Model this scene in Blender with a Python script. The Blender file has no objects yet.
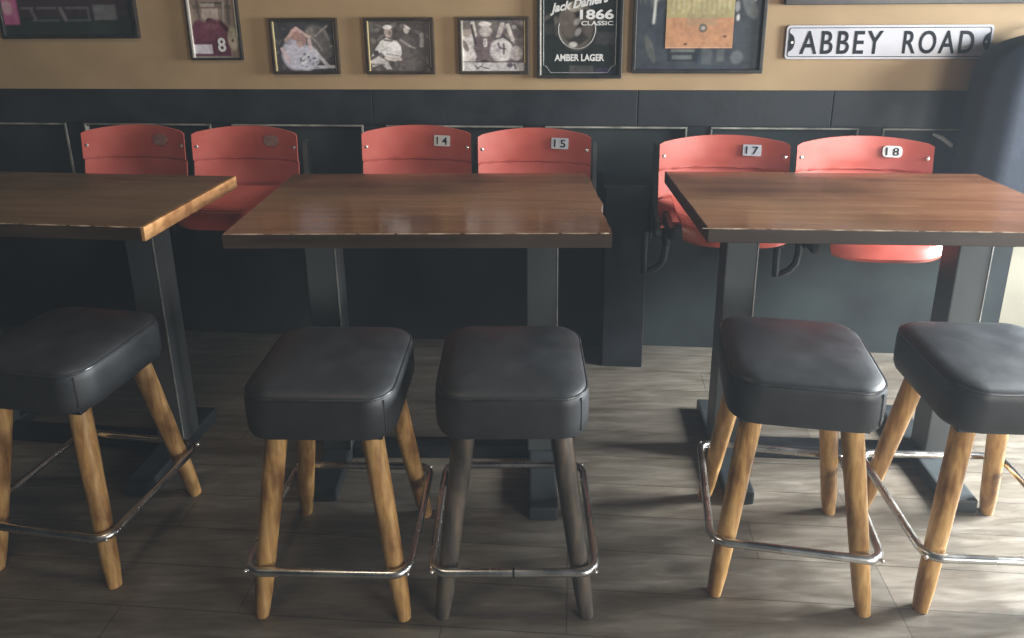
import bpy, bmesh, math, random
from math import sin, cos, tan, pi, radians, sqrt
from mathutils import Vector, Matrix
random.seed(7)
S = bpy.context.scene
C = S.collection

# ------------------------------------------------------------------ materials
def new_mat(name):
    m = bpy.data.materials.new(name); m.use_nodes = True
    return m, m.node_tree, m.node_tree.nodes['Principled BSDF']

def node(nt, kind, **kw):
    n = nt.nodes.new(kind)
    for k, v in kw.items():
        if hasattr(n, k): setattr(n, k, v)
        else: n.inputs[k].default_value = v
    return n

def coords(nt, scale=(1, 1, 1), rot=(0, 0, 0), obj=True):
    tc = nt.nodes.new('ShaderNodeTexCoord'); mp = nt.nodes.new('ShaderNodeMapping')
    mp.inputs['Scale'].default_value = scale; mp.inputs['Rotation'].default_value = rot
    nt.links.new(tc.outputs['Object' if obj else 'Generated'], mp.inputs['Vector'])
    return mp.outputs['Vector']

def ramp(nt, fac, stops):
    r = nt.nodes.new('ShaderNodeValToRGB')
    e = r.color_ramp.elements
    while len(e) < len(stops): e.new(0.5)
    for i, (p, c) in enumerate(stops):
        e[i].position = p; e[i].color = (c[0], c[1], c[2], 1)
    nt.links.new(fac, r.inputs['Fac'])
    return r.outputs['Color']

def noise_mat(name, c1, c2, scale=8, stretch=(1, 1, 1), rough=.5, rough2=None, bump=0.0, detail=5,
              metallic=0, lo=.35, hi=.65, coat=0, bscale=None, spec=.5, dist=0.0):
    m, nt, b = new_mat(name)
    v = coords(nt, stretch)
    n = node(nt, 'ShaderNodeTexNoise'); n.inputs['Scale'].default_value = scale
    n.inputs['Detail'].default_value = detail; n.inputs['Distortion'].default_value = dist
    nt.links.new(v, n.inputs['Vector'])
    col = ramp(nt, n.outputs['Fac'], [(lo, c1), (hi, c2)])
    nt.links.new(col, b.inputs['Base Color'])
    b.inputs['Metallic'].default_value = metallic
    b.inputs['Specular IOR Level'].default_value = spec
    b.inputs['Coat Weight'].default_value = coat
    b.inputs['Coat Roughness'].default_value = .15
    if rough2 is None: b.inputs['Roughness'].default_value = rough
    else:
        mr = node(nt, 'ShaderNodeMapRange'); mr.inputs['From Min'].default_value = lo; mr.inputs['From Max'].default_value = hi
        mr.inputs['To Min'].default_value = rough; mr.inputs['To Max'].default_value = rough2
        nt.links.new(n.outputs['Fac'], mr.inputs['Value']); nt.links.new(mr.outputs['Result'], b.inputs['Roughness'])
    if bump:
        n2 = node(nt, 'ShaderNodeTexNoise'); n2.inputs['Scale'].default_value = bscale or scale * 3
        n2.inputs['Detail'].default_value = 4; nt.links.new(v, n2.inputs['Vector'])
        bp = node(nt, 'ShaderNodeBump'); bp.inputs['Strength'].default_value = bump; bp.inputs['Distance'].default_value = .01
        nt.links.new(n2.outputs['Fac'], bp.inputs['Height']); nt.links.new(bp.outputs['Normal'], b.inputs['Normal'])
    return m

M = {}
M['tan'] = noise_mat('tan_wall_paint', (.35, .238, .125), (.40, .275, .148), 5, rough=.75, bump=.04, bscale=60)
M['black_paint'] = noise_mat('black_wainscot_paint', (.008, .010, .013), (.015, .018, .022), 6, rough=.5, rough2=.7, spec=.4, bump=.1, bscale=30)
M['panel_paint'] = noise_mat('dark_panel_paint', (.006, .008, .010), (.024, .032, .031), 2.4, rough=.55, rough2=.75, spec=.35, bump=.06, bscale=20)
M['lit_moulding'] = noise_mat('moulding_highlight_paint', (.13, .13, .115), (.34, .33, .28), 14, rough=.45)  # highlights along the mouldings, put into the paint as pale grey
M['cream'] = noise_mat('cream_paint', (.2, .185, .14), (.25, .23, .175), 3, rough=.7)
M['vinyl'] = noise_mat('black_vinyl', (.020, .022, .024), (.031, .033, .036), 9, rough=.42, rough2=.54, bump=.05, bscale=160)
M['piping'] = noise_mat('vinyl_piping', (.02, .021, .023), (.035, .036, .04), 30, rough=.28, rough2=.4)
M['chrome'] = noise_mat('scuffed_chrome', (.55, .54, .52), (.74, .73, .71), 9, rough=.2, rough2=.34, metallic=1)
M['iron'] = noise_mat('black_iron', (.010, .011, .013), (.02, .022, .025), 20, rough=.45, bump=.1)
M['steel_paint'] = noise_mat('table_base_paint', (.05, .056, .058), (.075, .082, .084), 4, rough=.42, rough2=.55, stretch=(1, 1, .3), bump=.05)
M['foot_paint'] = noise_mat('foot_paint', (.018, .022, .025), (.034, .04, .043), 8, rough=.38, rough2=.5, bump=.05)
M['edge_highlight'] = noise_mat('column_edge_highlight', (.3, .31, .3), (.5, .5, .48), 20, rough=.35, metallic=.5)
M['bracket'] = noise_mat('painted_bracket', (.035, .042, .04), (.06, .068, .064), 10, rough=.5)
M['gold'] = noise_mat('gold_fillet', (.8, .64, .26), (.95, .82, .45), 30, rough=.3, metallic=.35)
M['silver'] = noise_mat('silver_fillet', (.7, .67, .58), (.85, .82, .74), 30, rough=.35, metallic=.3)
M['frame_black'] = noise_mat('black_frame', (.012, .011, .010), (.03, .026, .022), 20, rough=.35)
M['frame_brown'] = noise_mat('dark_brown_frame', (.022, .015, .010), (.05, .034, .022), 20, rough=.4)
M['sign_white'] = noise_mat('sign_enamel', (.42, .42, .46), (.5, .5, .54), 6, rough=.35)
M['sign_black'] = noise_mat('sign_black', (.010, .011, .015), (.018, .02, .025), 12, rough=.75, spec=.2)
M['white_print'] = noise_mat('white_print', (.62, .62, .6), (.75, .75, .73), 30, rough=.5)
M['grey_print'] = noise_mat('grey_print', (.24, .24, .235), (.36, .36, .35), 25, rough=.5)
M['sticker_worn'] = noise_mat('worn_grey_sticker', (.28, .11, .09), (.30, .2, .18), 40, rough=.6)
M['sticker_blue'] = noise_mat('pale_sticker', (.5, .52, .6), (.62, .64, .7), 30, rough=.5)
M['rivet'] = noise_mat('bright_rivet', (.75, .7, .66), (.9, .86, .82), 10, rough=.2, metallic=.8)
M['coat'] = noise_mat('dark_wool', (.014, .018, .03), (.022, .027, .042), 7, rough=.9, bump=.1, bscale=30)
M['cable'] = noise_mat('white_plastic', (.5, .52, .52), (.62, .64, .64), 10, rough=.4)

def plastic(name, c1, c2):
    m = noise_mat(name, c1, c2, 5, rough=.30, rough2=.42, bump=.03, bscale=25, coat=.05, spec=.4)
    return m
M['seat_red'] = plastic('faded_red_plastic', (.42, .078, .056), (.51, .125, .10))
M['seat_dark'] = plastic('seam_red', (.25, .018, .012), (.3, .03, .02))

def wood(name, dark, mid, light, axis='X', scale=3.0, rough=.25, rough2=.4, stretch=14, coat=.0, wear=None, bump=.08):
    m, nt, b = new_mat(name)
    st = {'X': (1, stretch, stretch), 'Y': (stretch, 1, stretch), 'Z': (stretch, stretch, 1)}[axis]
    v = coords(nt, st)
    n = node(nt, 'ShaderNodeTexNoise'); n.inputs['Scale'].default_value = scale; n.inputs['Detail'].default_value = 8
    n.inputs['Distortion'].default_value = .4
    nt.links.new(v, n.inputs['Vector'])
    col = ramp(nt, n.outputs['Fac'], [(.3, dark), (.5, mid), (.72, light)])
    v2 = coords(nt, (1, 1, 1 if wear is None or len(wear) < 3 else wear[2]))
    n2 = node(nt, 'ShaderNodeTexNoise'); n2.inputs['Scale'].default_value = 2.6 if wear is None else wear[1]; n2.inputs['Detail'].default_value = 4
    nt.links.new(v2, n2.inputs['Vector'])
    mx = node(nt, 'ShaderNodeMixRGB', blend_type='MULTIPLY'); mx.inputs['Fac'].default_value = 1
    c2 = ramp(nt, n2.outputs['Fac'], [(.34, (.62, .58, .55) if wear is None else wear[0]), (.56, (1, 1, 1))])
    nt.links.new(col, mx.inputs['Color1']); nt.links.new(c2, mx.inputs['Color2'])
    nt.links.new(mx.outputs['Color'], b.inputs['Base Color'])
    mr = node(nt, 'ShaderNodeMapRange'); mr.inputs['From Min'].default_value = .35; mr.inputs['From Max'].default_value = .65
    mr.inputs['To Min'].default_value = rough; mr.inputs['To Max'].default_value = rough2
    nt.links.new(n2.outputs['Fac'], mr.inputs['Value']); nt.links.new(mr.outputs['Result'], b.inputs['Roughness'])
    b.inputs['Coat Weight'].default_value = coat; b.inputs['Coat Roughness'].default_value = .12
    bp = node(nt, 'ShaderNodeBump'); bp.inputs['Strength'].default_value = bump; bp.inputs['Distance'].default_value = .004
    nt.links.new(n.outputs['Fac'], bp.inputs['Height']); nt.links.new(bp.outputs['Normal'], b.inputs['Normal'])
    return m
M['table_wood'] = wood('varnished_table_wood', (.155, .062, .028), (.21, .091, .044), (.255, .122, .064), 'X', 2.0, .10, .22, coat=.25)
M['table_wood_dark'] = wood('varnished_table_wood_dark', (.10, .055, .028), (.15, .088, .046), (.20, .12, .066), 'X', 2.0, .22, .35, coat=.15)
M['bare_edge'] = wood('bare_oak_edge', (.30, .13, .045), (.48, .24, .09), (.62, .34, .14), 'Y', 3, .45, .6, stretch=9, wear=((.6, .5, .4), 22))
M['leg_wood'] = wood('honey_leg_wood', (.36, .175, .055), (.58, .33, .115), (.74, .48, .21), 'Z', 5, .3, .45, stretch=12, wear=((.38, .31, .25), 16, .38))
M['leg_grey'] = wood('grey_leg_wood', (.045, .038, .032), (.09, .075, .062), (.19, .14, .10), 'Z', 4, .35, .5, stretch=8, wear=((.5, .48, .45), 8))
M['worn_lit_edge'] = noise_mat('worn_lit_wood_edge', (.20, .12, .07), (.62, .5, .38), 25, rough=.3)
M['table_edge'] = wood('dark_table_edge', (.035, .022, .015), (.06, .04, .028), (.09, .062, .045), 'X', 2.0, .4, .55)
M['tip'] = noise_mat('scuffed_tip', (.05, .035, .02), (.12, .08, .04), 30, rough=.7)

def floor_mat():
    m, nt, b = new_mat('grey_brown_plank_tile')
    v = coords(nt, (1, 1, 1), (0, 0, radians(5)))
    br = node(nt, 'ShaderNodeTexBrick')
    br.inputs['Scale'].default_value = 1; br.inputs['Brick Width'].default_value = .92; br.inputs['Row Height'].default_value = .153
    br.inputs['Mortar Size'].default_value = .0022; br.inputs['Mortar Smooth'].default_value = .3
    br.offset = .37; br.offset_frequency = 3
    br.inputs['Color1'].default_value = (.82, .82, .82, 1); br.inputs['Color2'].default_value = (1.08, 1.06, 1.04, 1)
    br.inputs['Mortar'].default_value = (.5, .48, .46, 1)
    nt.links.new(v, br.inputs['Vector'])
    v2 = coords(nt, (1.4, 9, 1), (0, 0, radians(5)))
    n = node(nt, 'ShaderNodeTexNoise'); n.inputs['Scale'].default_value = 3.4; n.inputs['Detail'].default_value = 9; n.inputs['Roughness'].default_value = .62
    n.inputs['Distortion'].default_value = .6
    nt.links.new(v2, n.inputs['Vector'])
    col = ramp(nt, n.outputs['Fac'], [(.28, (.095, .078, .060)), (.48, (.142, .122, .098)), (.62, (.185, .162, .132)), (.8, (.27, .245, .205))])
    n3 = node(nt, 'ShaderNodeTexNoise'); n3.inputs['Scale'].default_value = 3; n3.inputs['Detail'].default_value = 5
    nt.links.new(coords(nt, (1, 1.6, 1)), n3.inputs['Vector'])
    c3 = ramp(nt, n3.outputs['Fac'], [(.3, (.78, .76, .72)), (.65, (1.08, 1.08, 1.08))])
    mx = node(nt, 'ShaderNodeMixRGB', blend_type='MULTIPLY'); mx.inputs['Fac'].default_value = 1
    nt.links.new(col, mx.inputs['Color1']); nt.links.new(br.outputs['Color'], mx.inputs['Color2'])
    my = node(nt, 'ShaderNodeMixRGB', blend_type='MULTIPLY'); my.inputs['Fac'].default_value = 1
    nt.links.new(mx.outputs['Color'], my.inputs['Color1']); nt.links.new(c3, my.inputs['Color2'])
    nt.links.new(my.outputs['Color'], b.inputs['Base Color'])
    mr = node(nt, 'ShaderNodeMapRange'); mr.inputs['From Min'].default_value = .3; mr.inputs['From Max'].default_value = .7
    mr.inputs['To Min'].default_value = .30; mr.inputs['To Max'].default_value = .55
    nt.links.new(n.outputs['Fac'], mr.inputs['Value']); nt.links.new(mr.outputs['Result'], b.inputs['Roughness'])
    ad = node(nt, 'ShaderNodeMath', operation='SUBTRACT')
    nt.links.new(n.outputs['Fac'], ad.inputs[0]); nt.links.new(br.outputs['Fac'], ad.inputs[1])
    bp = node(nt, 'ShaderNodeBump'); bp.inputs['Strength'].default_value = .22; bp.inputs['Distance'].default_value = .004
    nt.links.new(ad.outputs[0], bp.inputs['Height']); nt.links.new(bp.outputs['Normal'], b.inputs['Normal'])
    return m
M['floor'] = floor_mat()

def print_mat():
    m, nt, b = new_mat('printed_picture')
    a = node(nt, 'ShaderNodeVertexColor'); a.layer_name = 'print'
    nt.links.new(a.outputs['Color'], b.inputs['Base Color'])
    b.inputs['Roughness'].default_value = .22
    return m
M['print'] = print_mat()

# ------------------------------------------------------------------ mesh helpers
def link(name, bm, mat, parent=None, smooth=False, loc=None):
    bmesh.ops.recalc_face_normals(bm, faces=bm.faces)
    me = bpy.data.meshes.new(name); bm.to_mesh(me); bm.free()
    me.materials.append(M[mat] if isinstance(mat, str) else mat)
    if smooth:
        for p in me.polygons: p.use_smooth = True
        try: me.set_sharp_from_angle(angle=radians(40))
        except Exception: pass
    o = bpy.data.objects.new(name, me); C.objects.link(o)
    if parent: o.parent = parent
    if loc: o.location = loc
    return o

def box(bm, x0, x1, y0, y1, z0, z1, bev=0.0, seg=2, mat=None):
    r = bmesh.ops.create_cube(bm, size=1)
    vs = r['verts']
    for v in vs:
        v.co = Vector(((x0 + x1) / 2 + v.co.x * (x1 - x0), (y0 + y1) / 2 + v.co.y * (y1 - y0), (z0 + z1) / 2 + v.co.z * (z1 - z0)))
    if bev:
        es = list({e for v in vs for e in v.link_edges})
        bmesh.ops.bevel(bm, geom=es, offset=bev, segments=seg, affect='EDGES', profile=.6)
    return bm

def B(*a, **k):
    return box(bmesh.new(), *a, **k)

def tube(bm, pts, r, n=10, closed=False, cap=True):
    pts = [Vector(p) for p in pts]; rings = []; N = len(pts)
    if not hasattr(r, '__len__'): r = [r] * N
    prev = None
    for i, p in enumerate(pts):
        a = pts[i - 1] if (i or closed) else p; b = pts[(i + 1) % N] if (i < N - 1 or closed) else p
        t = (b - a).normalized()
        if prev is None:
            up = Vector((0, 0, 1)) if abs(t.z) < .9 else Vector((1, 0, 0)); u = t.cross(up).normalized()
        else: u = (prev - t * prev.dot(t)).normalized()
        prev = u; w = t.cross(u)
        rings.append([bm.verts.new(p + (u * cos(2 * pi * k / n) + w * sin(2 * pi * k / n)) * r[i]) for k in range(n)])
    m = N if closed else N - 1
    for i in range(m):
        A, D = rings[i], rings[(i + 1) % N]
        for k in range(n): bm.faces.new((A[k], A[(k + 1) % n], D[(k + 1) % n], D[k]))
    if cap and not closed:
        bm.faces.new(rings[0][::-1]); bm.faces.new(rings[-1])
    return bm

def rrect(a, b, r, n=8):
    o = []
    for sx, sy, q in ((1, 1, 0), (-1, 1, 1), (-1, -1, 2), (1, -1, 3)):
        for i in range(n + 1):
            t = (q + i / n) * pi / 2
            o.append((sx * (a - r) + r * cos(t), sy * (b - r) + r * sin(t)))
    return o

def loft(bm, rings, captop=True, capbot=True):
    vr = [[bm.verts.new(p) for p in R] for R in rings]; n = len(vr[0])
    for A, D in zip(vr, vr[1:]):
        for k in range(n): bm.faces.new((A[k], A[(k + 1) % n], D[(k + 1) % n], D[k]))
    if capbot: bm.faces.new(vr[0][::-1])
    if captop: bm.faces.new(vr[-1])
    return bm

def prism(bm, pts, y0, y1):          # outline in XZ extruded along Y
    a = [bm.verts.new((x, y0, z)) for x, z in pts]; b = [bm.verts.new((x, y1, z)) for x, z in pts]
    n = len(pts)
    bm.faces.new(a); bm.faces.new(b[::-1])
    for k in range(n): bm.faces.new((a[k], b[k], b[(k + 1) % n], a[(k + 1) % n]))
    return bm

def text(name, s, x0, x1, z0, z1, y, mat, parent, bold=.0, depth=.0015, shear=0.0, arc=0.0, rise=0.0, space=1.0):
    cu = bpy.data.curves.new(name, 'FONT'); cu.body = s; cu.size = 1; cu.offset = bold; cu.shear = shear; cu.extrude = .01
    cu.resolution_u = 4; cu.space_character = space
    t = bpy.data.objects.new(name + '_tmp', cu); C.objects.link(t)
    dg = bpy.context.evaluated_depsgraph_get(); dg.update()
    me = bpy.data.meshes.new_from_object(t.evaluated_get(dg)); bpy.data.objects.remove(t)
    xs = [v.co.x for v in me.vertices]; ys = [v.co.y for v in me.vertices]
    ax, bx_, ay, by = min(xs), max(xs), min(ys), max(ys)
    for v in me.vertices:
        u = (v.co.x - ax) / (bx_ - ax); w = (v.co.y - ay) / (by - ay); d = v.co.z
        x = x0 + u * (x1 - x0); z = z0 + w * (z1 - z0) + rise * u + arc * (1 - (2 * u - 1) ** 2)
        v.co = (x, y - (depth if d > 0 else 0), z)
    me.name = name; me.materials.clear(); me.materials.append(M[mat])
    o = bpy.data.objects.new(name, me); C.objects.link(o)
    if parent: o.parent = parent
    return o

def tag(o, label, cat, group=None):
    o['label'] = label; o['category'] = cat
    if group: o['group'] = group
    return o

def empty(name, loc, rz=0, label=None, cat=None, group=None):
    o = bpy.data.objects.new(name, None); C.objects.link(o)
    o.empty_display_size = .1
    o.location = loc; o.rotation_euler = (0, 0, rz)
    if label: tag(o, label, cat, group)
    return o

def struct(name, bm, mat, loc=(0, 0, 0), rz=0, smooth=False):
    o = link(name, bm, mat, smooth=smooth); o.location = loc; o.rotation_euler = (0, 0, rz); o['kind'] = 'structure'
    return o

def copy_tree(o, parent=None):
    c = o.copy(); C.objects.link(c); c.parent = parent
    for ch in list(o.children): copy_tree(ch, c)
    return c

# ------------------------------------------------------------------ room shell
D, PSI = 3.15, radians(-5)
def WP(s, out=0.0, z=0.0):           # a point given along the back wall, out from it, and up
    return Vector((s * cos(PSI) + out * sin(PSI), D + s * sin(PSI) - out * cos(PSI), z))

struct('floor', B(-4.2, 4.6, -2.5, 3.9, -.05, 0), 'floor')
struct('wall_back', B(-3.6, 3.4, -.016, .16, 1.2, 2.9), 'tan', WP(0), PSI)
struct('trim_wainscot', B(-3.6, 2.215, 0.005, .16, 0, 1.235), 'panel_paint', WP(0), PSI)
struct('trim_cream', B(2.216, 3.4, .005, .16, 0, 1.235), 'cream', WP(0), PSI)
# flat black rail under the tan paint, in boards with fine joints
bm = bmesh.new()
for a, b in ((-3.6, -.62), (-.618, .55), (.553, 1.365), (1.368, 2.215)):
    box(bm, a, b, -.024, .03, 1.075, 1.232, .003)
struct('trim_rail', bm, 'black_paint', WP(0), PSI)
# stiles between the recessed panels
PANELS = [(-3.43, -2.81), (-2.71, -2.09), (-2.0, -1.385), (-1.285, -.67), (-.565, .05), (.150, .768), (.867, 1.486), (1.584, 2.206)]
bm = bmesh.new()
edges = [-3.6] + [x for p in PANELS for x in p]
for i in range(0, len(edges) - 1, 2): box(bm, edges[i], edges[i + 1], -.014, .03, .80, 1.075, .002)
box(bm, -3.6, 2.215, -.014, .03, .72, .80, .002)
struct('trim_stiles', bm, 'black_paint', WP(0), PSI)
for i, (a, b) in enumerate(PANELS):
    bm = bmesh.new()
    w = .0085
    box(bm, a, b, -.022, .01, 1.064, 1.064 + w, .002)
    box(bm, a, a + w, -.022, .01, .80, 1.064, .002)
    box(bm, b - w, b, -.022, .01, .80, 1.064, .002)
    struct('trim_%d' % (i + 1), bm, 'lit_moulding', WP(0), PSI)
# boxed black pillar standing at the wainscot
bm = B(.418, .598, -.2, .01, 0, .848, .004)
box(bm, .408, .606, -.206, .01, .845, .860, .003)
struct('trim_9', bm, 'black_paint', WP(0), PSI)

# ------------------------------------------------------------------ pictures: painter
class Paint:
    def __init__(s, w, h, nx, bg, seed=0, noise=.12):
        s.w, s.h = w, h; s.nx = nx; s.ny = max(8, int(nx * h / w)); rnd = random.Random(seed)
        s.seed, s.noise = seed, noise
        def lattice(k): return [[rnd.random() for _ in range(k + 2)] for _ in range(k + 2)]
        L = [(7, lattice(7), .35), (16, lattice(16), .4), (34, lattice(34), .45)]; s.tex = []
        s.px = []
        for j in range(s.ny):
            row = []; trow = []
            for i in range(s.nx):
                u, v = i / (s.nx - 1), j / (s.ny - 1); t = 0
                for k, G, a in L:
                    x, y = u * k, v * k; xi, yi = int(x), int(y); fx, fy = x - xi, y - yi
                    t += a * ((G[yi][xi] * (1 - fx) + G[yi][xi + 1] * fx) * (1 - fy) + (G[yi + 1][xi] * (1 - fx) + G[yi + 1][xi + 1] * fx) * fy - .5)
                c = bg(u, v) if callable(bg) else bg
                row.append(list(c))
                trow.append(t)
            s.px.append(row); s.tex.append(trow)
    def put(s, f, c, a=1.0, soft=.03):
        for j in range(s.ny):
            for i in range(s.nx):
                u, v = i / (s.nx - 1), j / (s.ny - 1); d = f(u, v)
                k = max(0, min(1, .5 - d / soft)) * a
                if k > 0:
                    p = s.px[j][i]
                    for q in range(3): p[q] = p[q] * (1 - k) + c[q] * k
        return s
    def ell(s, cx, cy, rx, ry, c, rot=0, a=1.0, soft=.15):
        cr, sr = cos(radians(rot)), sin(radians(rot))
        return s.put(lambda u, v: sqrt((((u - cx) * cr + (v - cy) * sr) / rx) ** 2 + ((-(u - cx) * sr + (v - cy) * cr) / ry) ** 2) - 1, c, a, soft / max(rx, ry) * .12 + .15)
    def rect(s, x0, x1, y0, y1, c, a=1.0, soft=.015):
        return s.put(lambda u, v: max(x0 - u, u - x1, y0 - v, v - y1), c, a, soft)
    def line(s, x0, y0, x1, y1, t, c, a=1.0):
        L2 = (x1 - x0) ** 2 + (y1 - y0) ** 2 + 1e-9
        def f(u, v):
            k = max(0, min(1, ((u - x0) * (x1 - x0) + (v - y0) * (y1 - y0)) / L2))
            return math.hypot(u - x0 - k * (x1 - x0), v - y0 - k * (y1 - y0)) - t
        return s.put(f, c, a, .02)
    def build(s, name, x0, z0, y, parent, gain=1.0):
        me = bpy.data.meshes.new(name); vs, fs = [], []
        for j in range(s.ny):
            for i in range(s.nx): vs.append((x0 + s.w * i / (s.nx - 1), y, z0 + s.h * j / (s.ny - 1)))
        for j in range(s.ny - 1):
            for i in range(s.nx - 1):
                a = j * s.nx + i; fs.append((a, a + 1, a + s.nx + 1, a + s.nx))
        me.from_pydata(vs, [], fs)
        at = me.color_attributes.new('print', 'FLOAT_COLOR', 'POINT')
        for j in range(s.ny):
            for i in range(s.nx):
                k = max(.15, 1 + s.noise * 5.5 * s.tex[j][i]); c = [q * k for q in s.px[j][i]]; at.data[j * s.nx + i].color = (c[0] * gain, c[1] * gain, c[2] * gain, 1)
        me.materials.append(M['print'])
        o = bpy.data.objects.new(name, me); C.objects.link(o); o.parent = parent
        return o

def frame_ring(w, h, t, depth, bev=.003, y0=0.0):
    bm = bmesh.new()
    box(bm, 0, w, -depth - y0, -y0, 0, t, bev); box(bm, 0, w, -depth - y0, -y0, h - t, h, bev)
    box(bm, 0, t, -depth - y0, -y0, t - bev, h - t + bev, bev); box(bm, w - t, w, -depth - y0, -y0, t - bev, h - t + bev, bev)
    return bm

WALLF = .016      # face of the tan wall
def wall_thing(name, s, z, label, cat, group=None):
    return empty(name, WP(s + .005, WALLF + .001, z - .004), PSI, label, cat, group)

# three small framed black and white photographs
W_, H_ = .303, .243
def small_frame(s, label):
    r = wall_thing('framed_photograph', s, 1.305, label, 'picture', 'small black and white photographs on the tan wall')
    link('frame', frame_ring(W_, H_, .014, .022), 'frame_brown', r)
    return r
def grey(v, w=0.0): return (v * (1 + w), v, v * (1 - w * .6))
r1 = small_frame(-1.06, 'small framed black and white photograph of two people embracing, left of the three')
p = Paint(W_ - .026, H_ - .026, 110, lambda u, v: (.045, .043, .047), 3, .16)
p.ell(.72, .55, .22, .38, (.11, .10, .095), 10).ell(.62, .78, .06, .1, (.16, .14, .13)).line(.68, .7, .88, .9, .018, (.3, .26, .25), .7).line(.68, .62, .78, .42, .02, (.22, .2, .19), .8)
p.line(.84, .8, .93, .5, .02, (.26, .24, .23), .6).line(.55, .8, .68, .6, .02, (.25, .23, .2), .6)
rn = random.Random(9)
for k in range(40):
    g = rn.uniform(.02, .16); p.ell(rn.random(), rn.random(), rn.uniform(.02, .05), rn.uniform(.02, .07), (g, g * .95, g * .92), rn.uniform(0, 180), .5)
p.ell(.34, .34, .22, .32, (.42, .40, .47), 0).ell(.52, .26, .2, .25, (.45, .44, .52), -15)
p.ell(.36, .74, .09, .12, (.34, .2, .17)).ell(.45, .62, .08, .11, (.30, .19, .17)).ell(.42, .54, .05, .06, (.42, .3, .29))
p.line(.2, .62, .38, .86, .03, (.55, .38, .35), .8).line(.4, .84, .58, .68, .028, (.52, .38, .36), .8).line(.13, .45, .22, .2, .03, (.48, .38, .4), .9)
p.line(.58, .62, .6, .45, .03, (.5, .4, .4), .8).line(.66, .4, .86, .1, .03, (.5, .49, .52), .9).line(.6, .08, .95, .09, .03, (.5, .5, .53), .9)
for a in range(22): p.ell(random.uniform(.4, .7), random.uniform(.05, .35), .03, .02, random.choice([(.05, .05, .07), (.6, .6, .62), (.2, .2, .24)]), random.uniform(0, 90), .8)
p.build('photograph', .013, .013, -.011, r1, 1.4)
bm = bmesh.new(); box(bm, .014, .019, -.017, -.008, .014, H_ - .014, .001); link('gold_fillet', bm, 'gold', r1)
link('silver_fillet', B(W_ - .017, W_ - .014, -.016, -.008, .014, H_ - .014, .0005), 'silver', r1)

r2 = small_frame(-.637, 'small framed photograph of a man in a white shirt, middle of the three')
p = Paint(W_ - .026, H_ - .026, 110, lambda u, v: (.075, .062, .058), 5, .17)
def poly(P_, pts, c, a=1.0, soft=.02):
    def f(u, v):
        ins = False; d = 9
        for k in range(len(pts)):
            (x0, y0), (x1, y1) = pts[k], pts[(k + 1) % len(pts)]
            if (y0 > v) != (y1 > v) and u < (x1 - x0) * (v - y0) / (y1 - y0) + x0: ins = not ins
            L2 = (x1 - x0) ** 2 + (y1 - y0) ** 2 + 1e-9
            t = max(0, min(1, ((u - x0) * (x1 - x0) + (v - y0) * (y1 - y0)) / L2))
            d = min(d, math.hypot(u - x0 - t * (x1 - x0), v - y0 - t * (y1 - y0)))
        return -d if ins else d
    return P_.put(f, c, a, soft)
rn = random.Random(4)
for k in range(46):
    g = rn.uniform(.03, .2); p.ell(rn.random(), rn.random(), rn.uniform(.02, .05), rn.uniform(.03, .09), (g, g * .93, g * .86), rn.uniform(0, 180), .55)
poly(p, [(.5, .02), (.48, .5), (.52, .66), (.62, .72), (.74, .66), (.78, .45), (.72, .02)], (.10, .085, .08), .9)
p.ell(.62, .82, .045, .075, (.38, .34, .31)).line(.6, .9, .67, .84, .014, (.6, .56, .52), .8).line(.52, .62, .66, .5, .02, (.3, .27, .25), .7).line(.66, .5, .74, .46, .016, (.34, .3, .28), .7)
p.ell(.86, .7, .035, .06, (.32, .29, .27), 0, .8).line(.86, .62, .85, .5, .03, (.3, .28, .26), .8)
poly(p, [(.05, .3), (.12, .46), (.2, .6), (.29, .66), (.37, .62), (.46, .6), (.52, .5), (.53, .36), (.5, .26), (.42, .2), (.3, .22), (.26, .3), (.2, .38), (.14, .34)], (.58, .56, .55))
poly(p, [(.02, .2), (.16, .3), (.3, .2), (.36, .04), (.28, .04), (.2, .14), (.05, .08)], (.45, .42, .41), .9)
p.line(.3, .34, .5, .3, .014, (.2, .17, .16), .8).line(.28, .27, .5, .24, .03, (.46, .4, .37), .9).line(.27, .62, .38, .6, .02, (.1, .08, .08), .9)
p.ell(.33, .77, .065, .1, (.36, .3, .27)).ell(.32, .87, .07, .045, (.62, .6, .58)).ell(.355, .76, .03, .05, (.2, .16, .15), 0, .8).ell(.12, .36, .05, .06, (.05, .045, .05)).line(.0, .14, .24, .13, .012, (.08, .07, .07), .8)
p.build('photograph', .013, .013, -.011, r2, 1.5)
link('gold_fillet', B(.014, .018, -.017, -.008, .014, H_ - .014, .001), 'gold', r2)
link('silver_fillet', B(W_ - .018, W_ - .014, -.016, -.008, .03, H_ - .014, .0005), 'silver', r2)

r3 = small_frame(-.227, 'small framed signed photograph of ball players celebrating, right of the three')
p = Paint(W_ - .026, H_ - .026, 110, lambda u, v: (.13, .11, .105), 9, .2)
rn = random.Random(19)
for k in range(60):
    g = rn.uniform(.04, .42); p.ell(rn.random(), rn.uniform(.3, 1), rn.uniform(.02, .05), rn.uniform(.03, .1), (g, g * .92, g * .88), rn.uniform(0, 180), .6)
p.ell(.1, .4, .13, .38, (.52, .48, .46)).ell(.08, .75, .07, .08, (.3, .25, .22)).line(.18, .95, .22, .7, .03, (.5, .45, .42)).ell(.06, .5, .04, .12, (.16, .13, .12), 20)
p.ell(.33, .5, .14, .25, (.13, .10, .10)).ell(.38, .78, .1, .1, (.42, .38, .36)).ell(.37, .92, .1, .05, (.55, .5, .48)).rect(.345, .4, .48, .64, (.55, .5, .48)).line(.37, .6, .37, .52, .008, (.15, .1, .1))
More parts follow.
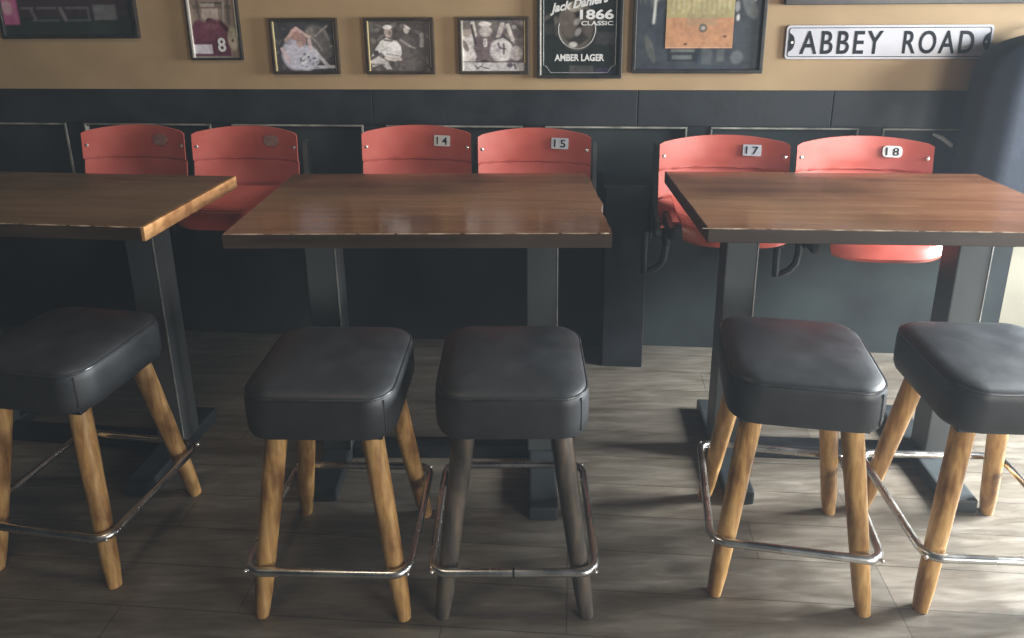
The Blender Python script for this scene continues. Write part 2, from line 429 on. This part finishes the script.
p.line(.16, .9, .22, .55, .02, (.06, .05, .05)).ell(.62, .42, .17, .24, (.50, .46, .45)).line(.57, .55, .6, .45, .014, (.08, .07, .08)).line(.6, .46, .68, .44, .014, (.08, .07, .08)).line(.66, .54, .66, .34, .014, (.08, .07, .08))
p.line(.58, .68, .64, .92, .035, (.48, .43, .4)).line(.72, .9, .8, .62, .03, (.52, .47, .44)).ell(.88, .75, .08, .1, (.1, .085, .08)).line(.8, .95, .95, .8, .012, (.06, .05, .05)).ell(.85, .35, .1, .14, (.42, .38, .37))
p.line(.5, .62, .66, .68, .014, (.08, .07, .07)).line(.66, .68, .82, .52, .018, (.08, .07, .07)).rect(0, 1, .0, .17, (.48, .45, .44), .85).rect(0, 1, .18, .195, (.07, .06, .06))
p.ell(.36, .2, .07, .03, (.05, .04, .04)).line(.2, .12, .24, .05, .01, (.05, .05, .06)).line(.24, .05, .3, .1, .01, (.05, .05, .06)).line(.3, .1, .33, .15, .008, (.05, .05, .06)).line(.32, .08, .42, .05, .01, (.05, .05, .06))
p.ell(.75, .12, .05, .05, (.07, .06, .07)).line(.82, .13, .84, .05, .014, (.08, .07, .07)).rect(.0, .2, .0, .15, (.58, .55, .54), .5)
p.build('photograph', .013, .013, -.011, r3, 1.4)
link('gold_fillet', B(W_ - .02, W_ - .014, -.017, -.008, .05, H_ - .014, .001), 'gold', r3)
link('silver_fillet', B(.014, .019, -.016, -.008, .014, H_ - .014, .0005), 'silver', r3)

# player portrait
r = wall_thing('framed_player_photograph', -1.432, 1.367, 'narrow framed photograph of a player in a maroon jersey with a number eight', 'picture')
w, h = .238, .40
link('frame', frame_ring(w, h, .010, .02), 'frame_black', r)
p = Paint(w - .018, h - .018, 90, lambda u, v: (.22, .17, .14), 12, .14)
p.rect(.1, .9, .56, .6, (.08, .06, .05), .6).line(.3, .62, .72, .62, .012, (.05, .04, .04)).rect(.28, .62, .46, .56, (.4, .34, .29), .8).line(.2, .66, .22, .45, .03, (.12, .09, .08)).line(.75, .7, .72, .42, .02, (.3, .26, .23)).line(.83, .7, .82, .4, .03, (.12, .1, .09))
p.ell(.46, .47, .16, .07, (.36, .29, .25)).ell(.43, .42, .09, .035, (.04, .02, .02)).ell(.2, .28, .17, .16, (.11, .035, .055)).ell(.5, .27, .32, .17, (.13, .04, .062)).rect(.02, .8, .02, .2, (.10, .03, .05))
p.ell(.44, .36, .14, .035, (.17, .07, .09)).line(.65, .4, .8, .3, .03, (.06, .015, .03)).rect(.26, .56, .58, .62, (.5, .43, .38), .5).ell(.45, .8, .22, .16, (.2, .15, .12))
p.ell(.88, .22, .12, .13, (.40, .35, .27)).ell(.86, .2, .03, .02, (.1, .07, .06)).rect(.0, .42, .05, .155, (.52, .48, .53)).rect(.0, 1, .0, .02, (.25, .22, .2))
p.build('photograph', .009, .009, -.009, r, 1.3)
text('lettering', '8', .128, .164, .036, .098, -.0095, 'white_print', r, bold=.02)
link('silver_fillet', B(.010, .018, -.017, -.006, .012, h - .01, .001), 'silver', r)
link('silver_fillet', B(w - .016, w - .010, -.017, -.006, .1, h - .01, .001), 'silver', r)

# big dark memorabilia frame, top left
r = wall_thing('framed_memorabilia', -2.305, 1.464, 'wide dark framed display with a pink strip, high at the left', 'picture')
w, h = .645, .5
link('frame', frame_ring(w, h, .016, .024), 'frame_black', r)
p = Paint(w - .03, h - .03, 120, lambda u, v: (.028, .036, .034) if v < .17 or u > .95 else (.05, .035, .043), 21, .1)
p.rect(.0, .12, .1, .9, (.5, .12, .28)).ell(.04, .26, .04, .07, (.6, .36, .42)).line(.07, .5, .1, .12, .012, (.5, .2, .32), .7)
for x0, x1 in ((.14, .24), (.27, .42), (.49, .66)):
    p.rect(x0, x1, .245, .26, (.17, .16, .165)).rect(x0 + .08 * (x0 < .2), x1 + .01, .13, .145, (.12, .12, .12))
p.line(.22, .25, .25, .14, .008, (.17, .16, .165)).line(.45, .25, .48, .14, .012, (.2, .19, .19)).line(.66, .25, .66, .14, .006, (.15, .14, .15)).rect(.7, .87, .14, .28, (.15, .155, .155))
p.rect(.3, .85, .4, .9, (.07, .05, .06), .6).build('picture', .015, .015, -.01, r)

# dark lager mirror sign
r = wall_thing('beer_sign', .111, 1.288, 'tall black lager sign with white lettering on the tan wall', 'sign')
w, h = .361, .46
link('frame', frame_ring(w, h, .014, .024), 'frame_black', r)
p = Paint(w - .02, h - .02, 80, lambda u, v: (.02, .024, .022), 30, .14)
p.ell(.46, .47, .235, .215, (.17, .145, .115)).ell(.46, .48, .2, .185, (.04, .035, .03)).ell(.36, .5, .1, .14, (.15, .12, .10), 10, .8).ell(.6, .5, .08, .12, (.11, .09, .075), 0, .8)
p.ell(.47, .52, .05, .03, (.3, .28, .26), 30).ell(.48, .42, .045, .03, (.32, .3, .28), 40).ell(.42, .3, .05, .025, (.62, .6, .56)).ell(.44, .66, .1, .05, (.4, .36, .3), 0, .8)
p.line(.08, .55, .2, .62, .02, (.12, .11, .1), .8).line(.75, .5, .82, .58, .02, (.13, .12, .1), .8).line(.2, .55, .22, .4, .02, (.15, .13, .11), .8).rect(.7, .93, .3, .42, (.06, .055, .055), .7).rect(.06, .2, .4, .5, (.05, .05, .045), .7)
p.rect(.38, .68, .02, .1, (.09, .085, .08), .8).rect(.7, .9, .02, .075, (.05, .04, .08), .7)
p.build('printed_panel', .010, .010, -.008, r)
bm = bmesh.new()
ol = [(.028, .42), (.028, .055), (.04, .05), (.058, .024), (.30, .024), (.318, .05), (.333, .055), (.333, .42)]
tube(bm, [(x, -.009, z) for x, z in ol], .0018, 6); link('border_line', bm, 'grey_print', r)
bm = bmesh.new(); tube(bm, [(.168 + .078 * cos(t), -.009, .205 + .080 * sin(t)) for t in [radians(-200 + i * 10) for i in range(23)]], .0028, 6); link('ring_line', bm, 'grey_print', r)
text('lettering', "Jack Daniel's", .056, .300, .262, .312, -.0095, 'white_print', r, bold=.04, shear=.25, rise=.045)
text('lettering', '1866', .180, .322, .247, .288, -.012, 'white_print', r, bold=.035)
text('lettering', 'CLASSIC', .186, .320, .222, .240, -.010, 'white_print', r, bold=.02)
text('lettering', 'AMBER LAGER', .075, .286, .073, .103, -.010, 'white_print', r, bold=.035)
link('bright_edge', B(.013, .018, -.02, -.006, .01, h - .01, .001), 'silver', r)

# poster with a ticket
r = wall_thing('framed_poster', .512, 1.31, 'large dark framed poster with a tan ticket in its middle', 'picture')
w, h = .543, .46
link('frame', frame_ring(w, h, .016, .026), 'frame_black', r)
p = Paint(w - .03, h - .03, 110, lambda u, v: (.05, .058, .068), 41, .14)
for a in range(14): p.line(.04 + a * .018, 1, .03 + a * .018, random.uniform(.55, .8), .004, (.22, .22, .2), .5)
p.line(.155, .75, .14, .45, .007, (.75, .75, .7)).rect(.26, .5, .08, .3, (.025, .03, .035)).rect(.29, .45, .24, .265, (.17, .17, .165)).rect(.29, .48, .17, .2, (.15, .155, .15)).rect(.3, .46, .1, .14, (.13, .14, .14))
p.ell(.9, .6, .05, .12, (.15, .16, .16), 20).ell(.93, .7, .012, .05, (.6, .6, .58), 10).ell(.88, .77, .03, .012, (.4, .4, .4)).ell(.8, .6, .02, .05, (.3, .3, .3)).ell(.81, .5, .012, .03, (.6, .6, .58)).ell(.82, .8, .02, .03, (.25, .25, .26))
p.rect(.54, .62, .05, .26, (.1, .11, .115), .8).rect(.66, .72, .08, .2, (.11, .12, .12), .8).ell(.82, .12, .05, .06, (.13, .14, .15)).line(.52, .28, .5, .06, .006, (.02, .025, .04)).ell(.12, .2, .03, .14, (.1, .105, .1), 15)
p.build('picture', .015, .015, -.009, r)
t = Paint(.276, .345, 80, lambda u, v: (.50, .26, .14) if v < .36 else (.40, .34, .17), 44, .10)
for a in range(12): t.line(.1 + a * .075, .62, .1 + a * .075, .42 + .05 * (a % 2), .008, (.6, .52, .38), .6)
t.rect(.3, .75, .27, .4, (.28, .25, .16), .4).ell(.55, .24, .06, .05, (.08, .09, .08)).ell(.55, .24, .035, .025, (.4, .35, .3)).ell(.3, .05, .025, .014, (.1, .04, .02)).ell(.88, .14, .03, .014, (.14, .06, .05)).rect(.0, 1, .0, .012, (.66, .4, .28))
for a in range(10): t.line(.12, .3 - a * .02, random.uniform(.4, .5), .3 - a * .02, .003, (.38, .2, .12), .5)
tk = t.build('ticket', .138, .104, -.0125, r)

# street name sign
r = empty('street_sign', WP(1.148, WALLF + .001, 1.3645), PSI, 'white street name sign reading ABBEY ROAD in black letters', 'sign')
w, h = .812, .137
bm = bmesh.new(); ol = [(x + w / 2, z + h / 2) for x, z in rrect(w / 2, h / 2, .014, 5)]
prism(bm, ol, -.012, 0); link('sign_plate', bm, 'sign_white', r)
bm = bmesh.new(); tube(bm, [(x + w / 2, -.0125, z + h / 2) for x, z in rrect(w / 2 - .010, h / 2 - .010, .010, 5)], .0016, 6, closed=True); link('border_line', bm, 'sign_black', r)
for sx in (0, 1):
    bm = bmesh.new()
    pts = [(.013, h / 2 + .04)] + [(.013 + .022 * cos(a), h / 2 + .036 * sin(a)) for a in [radians(80 - i * 16) for i in range(11)]] + [(.013, h / 2 - .04)]
    if sx: pts = [(w - x, z) for x, z in pts][::-1]
    prism(bm, pts, -.0135, -.0118); e = link('end_mark', bm, 'sign_black', r)
    cx = .024 if not sx else w - .024
    bm = bmesh.new(); bmesh.ops.create_cone(bm, cap_ends=True, segments=12, radius1=.006, radius2=.005, depth=.004, matrix=Matrix.Translation((cx, -.0148, h / 2)) @ Matrix.Rotation(pi / 2, 4, 'X'))
    link('screw', bm, 'silver', e)
text('lettering', 'ABBEY', .058, .385, .021, .115, -.0125, 'sign_black', r, bold=.012, space=1.22, depth=.0015)
text('lettering', 'ROAD', .466, .742, .021, .115, -.0125, 'sign_black', r, bold=.012, space=1.22, depth=.0015)

# large dark frame whose lower edge shows above the street sign
r = wall_thing('large_frame', 1.122, 1.588, 'large dark frame above the street sign, only its bottom edge in view', 'picture')
link('frame', frame_ring(.98, .5, .03, .03), 'frame_black', r)
p = Paint(.93, .45, 60, (.05, .06, .07), 50, .1); p.build('picture', .025, .025, -.01, r)

# ------------------------------------------------------------------ stadium seats
def seat_back(w, h, crown, mat='seat_red'):
    """curved plastic back: local x across, y negative to the room, z=0 at its bottom"""
    nx, nz = 28, 60; bm = bmesh.new(); F, Bk = [], []
    for j in range(nz + 1):
        v = j / nz; rf, rb = [], []
        for i in range(nx + 1):
            u = -1 + 2 * i / nx
            top = h - crown * abs(u) ** 2.1 - (.006 if abs(u) > .97 else 0)
            hw = w / 2 * 1.0
            z = top * v; x = hw * u
            y = -.05 * u * u * 1.0 + .04 * (z / h) - .0
            for zg in (.645, .33):      # the back steps forward below two pressed creases
                k = h * zg - z
                if k > 0: y += .011 * min(1, k / .002) * math.exp(-k / .06)
            y -= .03 * max(0, .3 - z / h) / .3
            rf.append(bm.verts.new((x, y, z))); rb.append(bm.verts.new((x * .995, y + .009, z)))
        F.append(rf); Bk.append(rb)
    for j in range(nz):
        for i in range(nx):
            bm.faces.new((F[j][i], F[j][i + 1], F[j + 1][i + 1], F[j + 1][i]))
            bm.faces.new((Bk[j][i], Bk[j + 1][i], Bk[j + 1][i + 1], Bk[j][i + 1]))
    def strip(A, Z):
        for k in range(len(A) - 1): bm.faces.new((A[k], A[k + 1], Z[k + 1], Z[k]))
    strip(F[0], Bk[0]); strip(Bk[-1], F[-1])
    strip([r_[0] for r_ in Bk], [r_[0] for r_ in F]); strip([r_[-1] for r_ in F], [r_[-1] for r_ in Bk])
    return bm

def seat_pan(w, d):
    """dished pan, rear edge at y=0, front at y=-d, rolled lip and stepped ribs near the front"""
    nx, ny = 28, 30; bm = bmesh.new(); T, U = [], []
    for j in range(ny + 1):
        v = j / ny; rt, ru = [], []
        for i in range(nx + 1):
            u = -1 + 2 * i / nx
            ext = d * (1 - .13 * abs(u) ** 3.2)
            y = -ext * v
            x = w / 2 * u * (1 - .05 * v ** 3)
            z = .028 * (1 - v) ** 1.5 - .016 * (1 - u * u) * sin(pi * min(1, v * 1.1)) + .012 * abs(u) ** 6
            z += -.05 * max(0, (v - .84) / .16) ** 2
            for q in (.60, .70, .80): z -= .009 * math.exp(-((v - q) / .014) ** 2)
            rt.append(bm.verts.new((x, y, z))); ru.append(bm.verts.new((x * .985, y * .985, z - .013)))
        T.append(rt); U.append(ru)
    for j in range(ny):
        for i in range(nx):
            bm.faces.new((T[j][i], T[j + 1][i], T[j + 1][i + 1], T[j][i + 1]))
            bm.faces.new((U[j][i], U[j][i + 1], U[j + 1][i + 1], U[j + 1][i]))
    def strip(A, Z):
        for k in range(len(A) - 1): bm.faces.new((A[k], A[k + 1], Z[k + 1], Z[k]))
    strip(T[0], U[0]); strip(U[-1], T[-1]); strip([r_[0] for r_ in U], [r_[0] for r_ in T]); strip([r_[-1] for r_ in T], [r_[-1] for r_ in U])
    return bm

def stadium_seat(s0, s1, ztop, num, label, out=.20, dz=0.0, kind='white', group='red stadium seats along the wall'):
    w = s1 - s0; zb = .70; h = ztop - zb
    r = empty('stadium_seat', WP((s0 + s1) / 2, out, 0), PSI, label, 'seat', group)
    bk = link('backrest', seat_back(w, h, .024), 'seat_red', r, True); bk.location = (0, -.02, zb)
    pn = link('seat_pan', seat_pan(w - .105, .33), 'seat_red', r, True); pn.location = (0, -.055, .780 + dz)
    # hinge bracket under the pan
    bm = B(-w / 2 + .03, w / 2 - .03, -.16, -.12, .705 + dz, .727 + dz, .004)
    for sx in (-1, 1):
        box(bm, sx * (w / 2 - .034) - .014, sx * (w / 2 - .034) + .014, -.27, -.05, .70 + dz, .752 + dz, .01)
        box(bm, sx * (w / 2 - .034) - .010, sx * (w / 2 - .034) + .010, -.16, -.07, .655, .71, .008)
    link('hinge_bracket', bm, 'iron', r)
    for sx in (-1, 1):
        u = sx * .93; x = w / 2 * u; y = -.05 * u * u + .04 * .8 - .02
        bm = bmesh.new(); bmesh.ops.create_uvsphere(bm, u_segments=10, v_segments=6, radius=.0085)
        for v_ in bm.verts: v_.co = Vector((v_.co.x + x, v_.co.y * .6 + y, v_.co.z + zb + h * .79))
        link('rivet', bm, 'rivet', r, True)
    # number plate, upper right of the back
    px = w * (.225 if kind != 'offset' else .3); pz = zb + h * .845
    u = px / (w / 2); py = -.05 * u * u + .04 * .80 - .02
    hw, hh = (.036, .023) if kind != 'worn' else (.036, .024)
    
    bm = bmesh.new(); prism(bm, rrect(hw, hh, .0225 if kind == 'worn' else .016 if kind == 'round' else .005, 5), -.0022, .001)
    pl = link('number_plate', bm, {'worn': 'sticker_worn', 'blue': 'sticker_blue'}.get(kind, 'white_print'), r)
    pl.location = (px, py - .0035, pz); pl.rotation_euler = (radians(-7), 0, math.atan(-.1 * u / (w / 2) * 1))
    if kind == 'worn': pl['label'] = 'worn grey number patch'
    else:
        half = .024 if len(num) > 1 else .01
        text('lettering', num, -half, half, -.016, .016, -.0024, 'sign_black', pl, bold=.01, space=1.35, depth=.0008)
    return r

stadium_seat(-1.866, -1.398, 1.10, '', 'leftmost red stadium seat, back with a worn grey patch, behind the left table', kind='worn')
stadium_seat(-1.364, -.897, 1.098, '', 'red stadium seat seen between the left and middle tables, its pan showing', kind='worn', dz=.042)
stadium_seat(-.614, -.149, 1.106, '14', 'red stadium seat with number 14 plate behind the middle table', kind='white')
stadium_seat(-.120, .349, 1.097, '15', 'red stadium seat with number 15 plate behind the middle table', kind='blue')
stadium_seat(.626, 1.142, 1.077, '17', 'red stadium seat with number 17 plate beside the black pillar', out=.22, dz=.02, kind='blue')
stadium_seat(1.168, 1.692, 1.077, '18', 'rightmost red stadium seat, with number 18 on a rounded white plate', out=.22, dz=-.025, kind='round')

def standard(s, label, out=.2, loop=True):
    r = empty('seat_stand', WP(s, out, 0), PSI, label, 'seat stand', 'iron stands between the stadium seats')
    pts = [(.19, .56), (.19, .72), (.07, .74), (.062, 1.03), (.04, 1.037), (.018, 1.025), (-.005, .80), (-.09, .765), (-.16, .750), (-.17, .70), (-.10, .66), (0, .66), (.04, .62), (.15, .56)]
    bm = bmesh.new()
    a = [bm.verts.new((-.0085, y, z)) for y, z in pts]; b = [bm.verts.new((.0085, y, z)) for y, z in pts]; n = len(pts)
    bm.faces.new(a); bm.faces.new(b[::-1])
    for k in range(n): bm.faces.new((a[k], b[k], b[(k + 1) % n], a[(k + 1) % n]))
    bmesh.ops.triangulate(bm, faces=[f for f in bm.faces if len(f.verts) > 4])
    link('upright', bm, 'bracket', r)
    if loop:
      bm = bmesh.new()
      lp = [(-.044, -.12, .70), (-.046, -.12, .60), (-.044, -.12, .515), (-.022, -.12, .522), (.010, -.12, .540), (.032, -.12, .57), (.040, -.12, .62), (.036, -.12, .70)]
      tube(bm, lp, .0155, 8); link('loop_bracket', bm, 'iron', r, True)
    bm = bmesh.new(); bmesh.ops.create_cone(bm, cap_ends=True, segments=16, radius1=.026, radius2=.026, depth=.024, matrix=Matrix.Translation((0, -.11, .705)) @ Matrix.Rotation(pi / 2, 4, 'Y'))
    link('pivot_boss', bm, 'iron', r, True)
for s, l in ((-1.897, 'iron seat stand at the far left end, left of the leftmost seat'), (-1.391, 'iron seat stand between the two left stadium seats'),
             (-.886, 'iron seat stand at the right end of the left pair of seats'), (-.63, 'iron seat stand left of seat 14'),
             (-.135, 'iron seat stand between seats 14 and 15'), (.367, 'iron seat stand right of seat 15, beside the pillar'),
             (.622, 'iron seat stand left of seat 17, against the pillar'), (1.155, 'iron seat stand with loop between seats 17 and 18'), (1.708, 'iron seat stand right of seat 18')):
    standard(s, l, loop=s in (.622, 1.155))

# ------------------------------------------------------------------ tables
TW, TD, TZ, TT = 1.135, .672, .9915, .045
def table(x, y, rz, label, mat='table_wood', kind=0, fdx=(0.0, 0.0), fy0=-.285, fy1=.285, TD=TD):
    r = empty('high_table', (x, y, 0), rz, label, 'table', 'wooden high tables')
    bm = bmesh.new()
    if kind == 2:      # worn right edge with a wavering outline
        n = 16; top = []
        L = [(-TW / 2, -TD / 2), (TW / 2 + .002, -TD / 2)]
        R = []
        for i in range(1, n):
            v = i / n; wv = .006 * sin(v * 17) + .004 * sin(v * 31 + 1)
            if v > .72: wv -= .016 * sin((v - .72) / .28 * pi)
            R.append((TW / 2 + wv - .004, -TD / 2 + TD * v))
        ol = L + R + [(TW / 2 - .028, TD / 2), (-TW / 2, TD / 2)]
        a = [bm.verts.new((px, py, TZ - TT)) for px, py in ol]; b = [bm.verts.new((px, py, TZ)) for px, py in ol]
        bm.faces.new(a[::-1]); bm.faces.new(b)
        for k in range(len(ol)): bm.faces.new((a[k], a[(k + 1) % len(ol)], b[(k + 1) % len(ol)], b[k]))
        es = [e for e in bm.edges if all(abs(v.co.z - TZ) < 1e-5 for v in e.verts)]
        bmesh.ops.bevel(bm, geom=es, offset=.003, segments=2, affect='EDGES')
    else:
        box(bm, -TW / 2, TW / 2 - (.012 if kind == 1 else 0), -TD / 2, TD / 2, TZ - TT, TZ, .003)
    if kind == 0:
        for v in bm.verts: v.co.x -= .020 * v.co.y / (TD / 2)
    top = link('tabletop', bm, mat, r)
    top.data.materials.append(M['table_edge'])
    for pl in top.data.polygons:
        if pl.normal.z < .5: pl.material_index = 1
    if kind == 1:
        e = link('edge_strip', B(TW / 2 - .012, TW / 2, -TD / 2, TD / 2, TZ - TT, TZ - .0005, .002), 'bare_edge', top); e['label'] = 'bare pale wood edge'
    bm = bmesh.new(); x = -TW / 2 + .004; rnd = random.Random(int(x * 1000) + kind)
    while x < TW / 2 - .02:
        L_ = rnd.uniform(.05, .3); e_ = min(x + L_, TW / 2 - .006)
        tube(bm, [(x, -TD / 2 + .0012, TZ - .0012), ((x + e_) / 2, -TD / 2 + .0006, TZ - .001), (e_, -TD / 2 + .0012, TZ - .0012)], [.0012, .0024, .0012], 6); x = e_ + rnd.uniform(.0, .02)
    link('worn_lit_edge', bm, 'worn_lit_edge', top)  # worn wood and the edge highlight, both painted as one pale strip
    for sx in (-1, 1):
        cx = sx * .373
        fx = fdx[sx > 0]
        link('foot', B(cx + fx - .048, cx + fx + .048, fy0 if sx > 0 or fy0 > -.32 else -.262, fy1, 0, .05, .008), 'foot_paint', r)
        c = link('column', B(cx - .052, cx + .052, -.052, .052, .05, TZ - TT - .012, .005), 'steel_paint', r)
        link('highlight_strip', B(cx + .0495, cx + .0535, -.0545, -.0505, .055, TZ - TT - .014, .0006), 'edge_highlight', c)  # pale strip stands in for the highlight on the column edge
        link('mounting_plate', B(cx - .07, cx + .07, -.22, .22, TZ - TT - .012, TZ - TT, .002), 'iron', r)
    link('stretcher', B(-.321, .321, -.03, .03, .002, .052, .004), 'iron', r)
    return r
table(-1.641, 2.400, -.1125, 'dark wooden high table at the left with a pale bare right edge', 'table_wood_dark', 1, (0, 0), -.28, .19, TD=.585)
table(-.2736, 2.3001, -.024, 'brown wooden high table in the middle with a chipped right edge', 'table_wood', 2, (0, 0), -.345, .285)
table(1.142, 2.266, -.0724, 'brown wooden high table at the right, below the street sign', 'table_wood', 0, (0, -.032), -.28, .27, TD=.645)

# ------------------------------------------------------------------ stools
A_, ZS, TS, BF, CR = .2025, .692, .134, .200, .2225
def stool(x, y, rz, label, legmat='leg_wood', joint=False, ZR=.168):
    r = empty('bar_stool', (x, y, 0), rz, label, 'stool', 'black vinyl bar stools')
    bm = bmesh.new(); rings = []
    prof = [(-.020, -TS), (-.006, -TS + .006), (-.001, -TS + .02), (.0, -TS + .05), (-.0005, -.035), (-.003, -.019), (-.009, -.009), (-.018, -.002),
            (-.045, .005), (-.085, .009), (-.13, .012), (-.17, .013)]
    for dx, dz in prof:
        a = A_ + dx; rad = max(.02, .082 + dx * .8) if a > .07 else a * .5
        rings.append([(px, py, ZS + dz) for px, py in rrect(a, a, min(rad, a * .95), 8)])
    loft(bm, rings); seat = link('seat', bm, 'vinyl', r, True)
    bm = bmesh.new(); tube(bm, [(px, py, ZS - .013) for px, py in rrect(A_ - .0055, A_ - .0055, .078, 8)], .0034, 8, closed=True)
    link('piping', bm, 'piping', seat, True)
    bm = bmesh.new(); tube(bm, [(A_ - .0245, -A_ + .0245, ZS - .02), (A_ - .0238, -A_ + .0238, ZS - TS + .02)], .0018, 6)
    link('seam', bm, 'piping', seat, True)
    link('mounting_board', B(-.165, .165, -.165, .165, ZS - TS - .014, ZS - TS + .002, .003), 'iron', r)
    for sx in (-1, 1):
        for sy in (-1, 1):
            bm = bmesh.new(); zt = ZS - TS - .012; pts = []; rad = []
            for i in range(9):
                t = i / 8; k = .128 + (BF - .128) * (1 - t)
                pts.append((sx * k, sy * k, zt * t)); rad.append(.0236 + .0062 * min(1, t * 1.3) - (.004 if i == 0 else 0))
            tube(bm, pts, rad, 16)
            leg = link('leg', bm, legmat, r, True)
    bm = bmesh.new(); tube(bm, [(px, py, ZR) for px, py in rrect(CR, CR, .045, 8)], .0118, 10, closed=True)
    ring = link('foot_ring', bm, 'chrome', r, True)
    for sx in (-1, 1):
        for sy in (-1, 1):
            bm = bmesh.new(); bmesh.ops.create_uvsphere(bm, u_segments=8, v_segments=6, radius=.006)
            for v in bm.verts: v.co += Vector((sx * (CR - .008 + .006), sy * (CR - .008 + .006), ZR))
            link('screw', bm, 'rivet', ring, True)
    if joint:
        bm = bmesh.new(); tube(bm, [(-.003, -CR, ZR), (.003, -CR, ZR)], .0125, 12); link('ring_joint', bm, 'iron', ring, True)
    return r
stool(-1.3383, 1.9365, -.1782, 'leftmost bar stool, black vinyl seat and honey legs in shade at the left table', ZR=.183)
stool(-.5035, 1.7915, -.0382, 'black bar stool with honey legs, left of the two stools at the middle table')
stool(-.0045, 1.7867, -.011, 'black bar stool with dark grey legs at the middle table', 'leg_grey', True)
stool(.7994, 1.8156, -.1831, 'turned black bar stool with worn honey legs, below the left end of the right table', ZR=.198)
stool(1.3352, 1.7802, -.0624, 'rightmost black bar stool with honey legs, cut by the picture edge', ZR=.195)

# ------------------------------------------------------------------ dark coat and a white wire at the right end of the wall
def coat():
    r = empty('hanging_coat', WP(2.118, .02, 0), PSI, 'dark blue soft coat-like shape hung at the right end of the wall', 'coat')
    bm = bmesh.new(); rings = []
    lv = [(1.475, .04, .05), (1.465, .10, .08), (1.445, .165, .10), (1.415, .215, .115), (1.38, .245, .125), (1.33, .26, .13), (1.25, .266, .13), (1.1, .268, .132), (.95, .275, .135), (.85, .28, .135), (.74, .285, .13)]
    for k, (z, hw, hd) in enumerate(lv):
        ring = []
        for i in range(48):
            t = 2 * pi * i / 48; c, s = cos(t), sin(t)
            fx = hw * (abs(c) ** .6) * (1 if c > 0 else -1); fy = hd * (abs(s) ** .7) * (1 if s > 0 else -1)
            fold = .008 * sin(9 * t + k * .25) * min(1, k / 4)
            ring.append((fx * (1 + fold), fy * (1 + fold * 4) - .14, z))
        rings.append(ring)
    loft(bm, rings[::-1]); link('coat_body', bm, 'coat', r, True)
    bm = bmesh.new(); tube(bm, [(0, -.02, 1.5), (0, -.06, 1.5), (0, -.09, 1.475)], .006, 8); link('hook', bm, 'iron', r, True)
coat()
bm = bmesh.new(); tube(bm, [WP(1.795, .012, 1.047), WP(1.82, .045, 1.036), WP(1.85, .06, 1.012), WP(1.862, .045, 1.0)], [.006, .010, .009, .005], 8)
tag(link('wire_loop', bm, 'cable', smooth=True), 'short pale curled wire sticking out right of seat 18', 'wire')

# ------------------------------------------------------------------ camera
F, PYC, PITCH, ROLL, HC = 718.566, 185.92, .2813, -.0107, 1.7
cam = bpy.data.cameras.new('camera'); co = bpy.data.objects.new('camera', cam); C.objects.link(co)
cam.sensor_width = 36; cam.lens = F / 1024 * 36; cam.clip_start = .02
fwd = Vector((0, cos(PITCH), -sin(PITCH))); up = Vector((0, sin(PITCH), cos(PITCH))); rt = Vector((1, 0, 0))
X = rt * cos(ROLL) + up * sin(ROLL)
Y = up * cos(ROLL) - rt * sin(ROLL)
mw = Matrix((X, Y, -fwd)).transposed().to_4x4(); mw.translation = (0, 0, HC)
co.matrix_world = mw
cam.shift_y = -(319 - PYC) / 1024
S.camera = co

# ------------------------------------------------------------------ light
def area(name, loc, target, sx, sy, power, col, spread=180):
    l = bpy.data.lights.new(name, 'AREA'); l.shape = 'RECTANGLE'; l.size = sx; l.size_y = sy; l.energy = power; l.color = col; l.spread = radians(spread)
    o = bpy.data.objects.new(name, l); C.objects.link(o); o.location = loc
    o.rotation_euler = (Vector(target) - Vector(loc)).to_track_quat('-Z', 'Y').to_euler()
    return o
area('window_daylight', (3.3, 2.0, 1.45), (1.0, 1.7, 0), .9, .9, 215, (.91, .97, 1.0), 125)
area('front_right_fill', (3.0, -1.0, 1.15), (.3, 2.2, .6), 1.4, 1.0, 60, (1.0, .98, .94), 140)  # added low fill for the stool legs, no window seen there
area('left_wall_fill', (-.8, 1.2, 2.85), (-.6, 3.2, 1.2), .5, .5, 11, (1.0, .82, .62))  # added warm fill brightening the left of the tan wall, no lamp seen
area('room_bounce', (.6, -1.5, 2.6), (.3, 2.2, .6), 4, 1.5, 2.5, (.9, .95, 1.0))
w = bpy.data.worlds.new('world'); S.world = w; w.use_nodes = True
nt = w.node_tree
nt.nodes['Background'].inputs['Color'].default_value = (.62, .72, .9, 1)
nt.nodes['Background'].inputs['Strength'].default_value = .05
hz = nt.nodes.new('ShaderNodeVolumeScatter'); hz.inputs['Density'].default_value = .0125; hz.inputs['Color'].default_value = (.74, .87, 1, 1)
nt.links.new(hz.outputs['Volume'], nt.nodes['World Output'].inputs['Volume'])

vs = S.view_settings
S.display_settings.display_device = 'sRGB'
vs.view_transform = 'Standard'; vs.look = 'None'; vs.gamma = 1; vs.use_curve_mapping = False
vs.exposure = 0.07
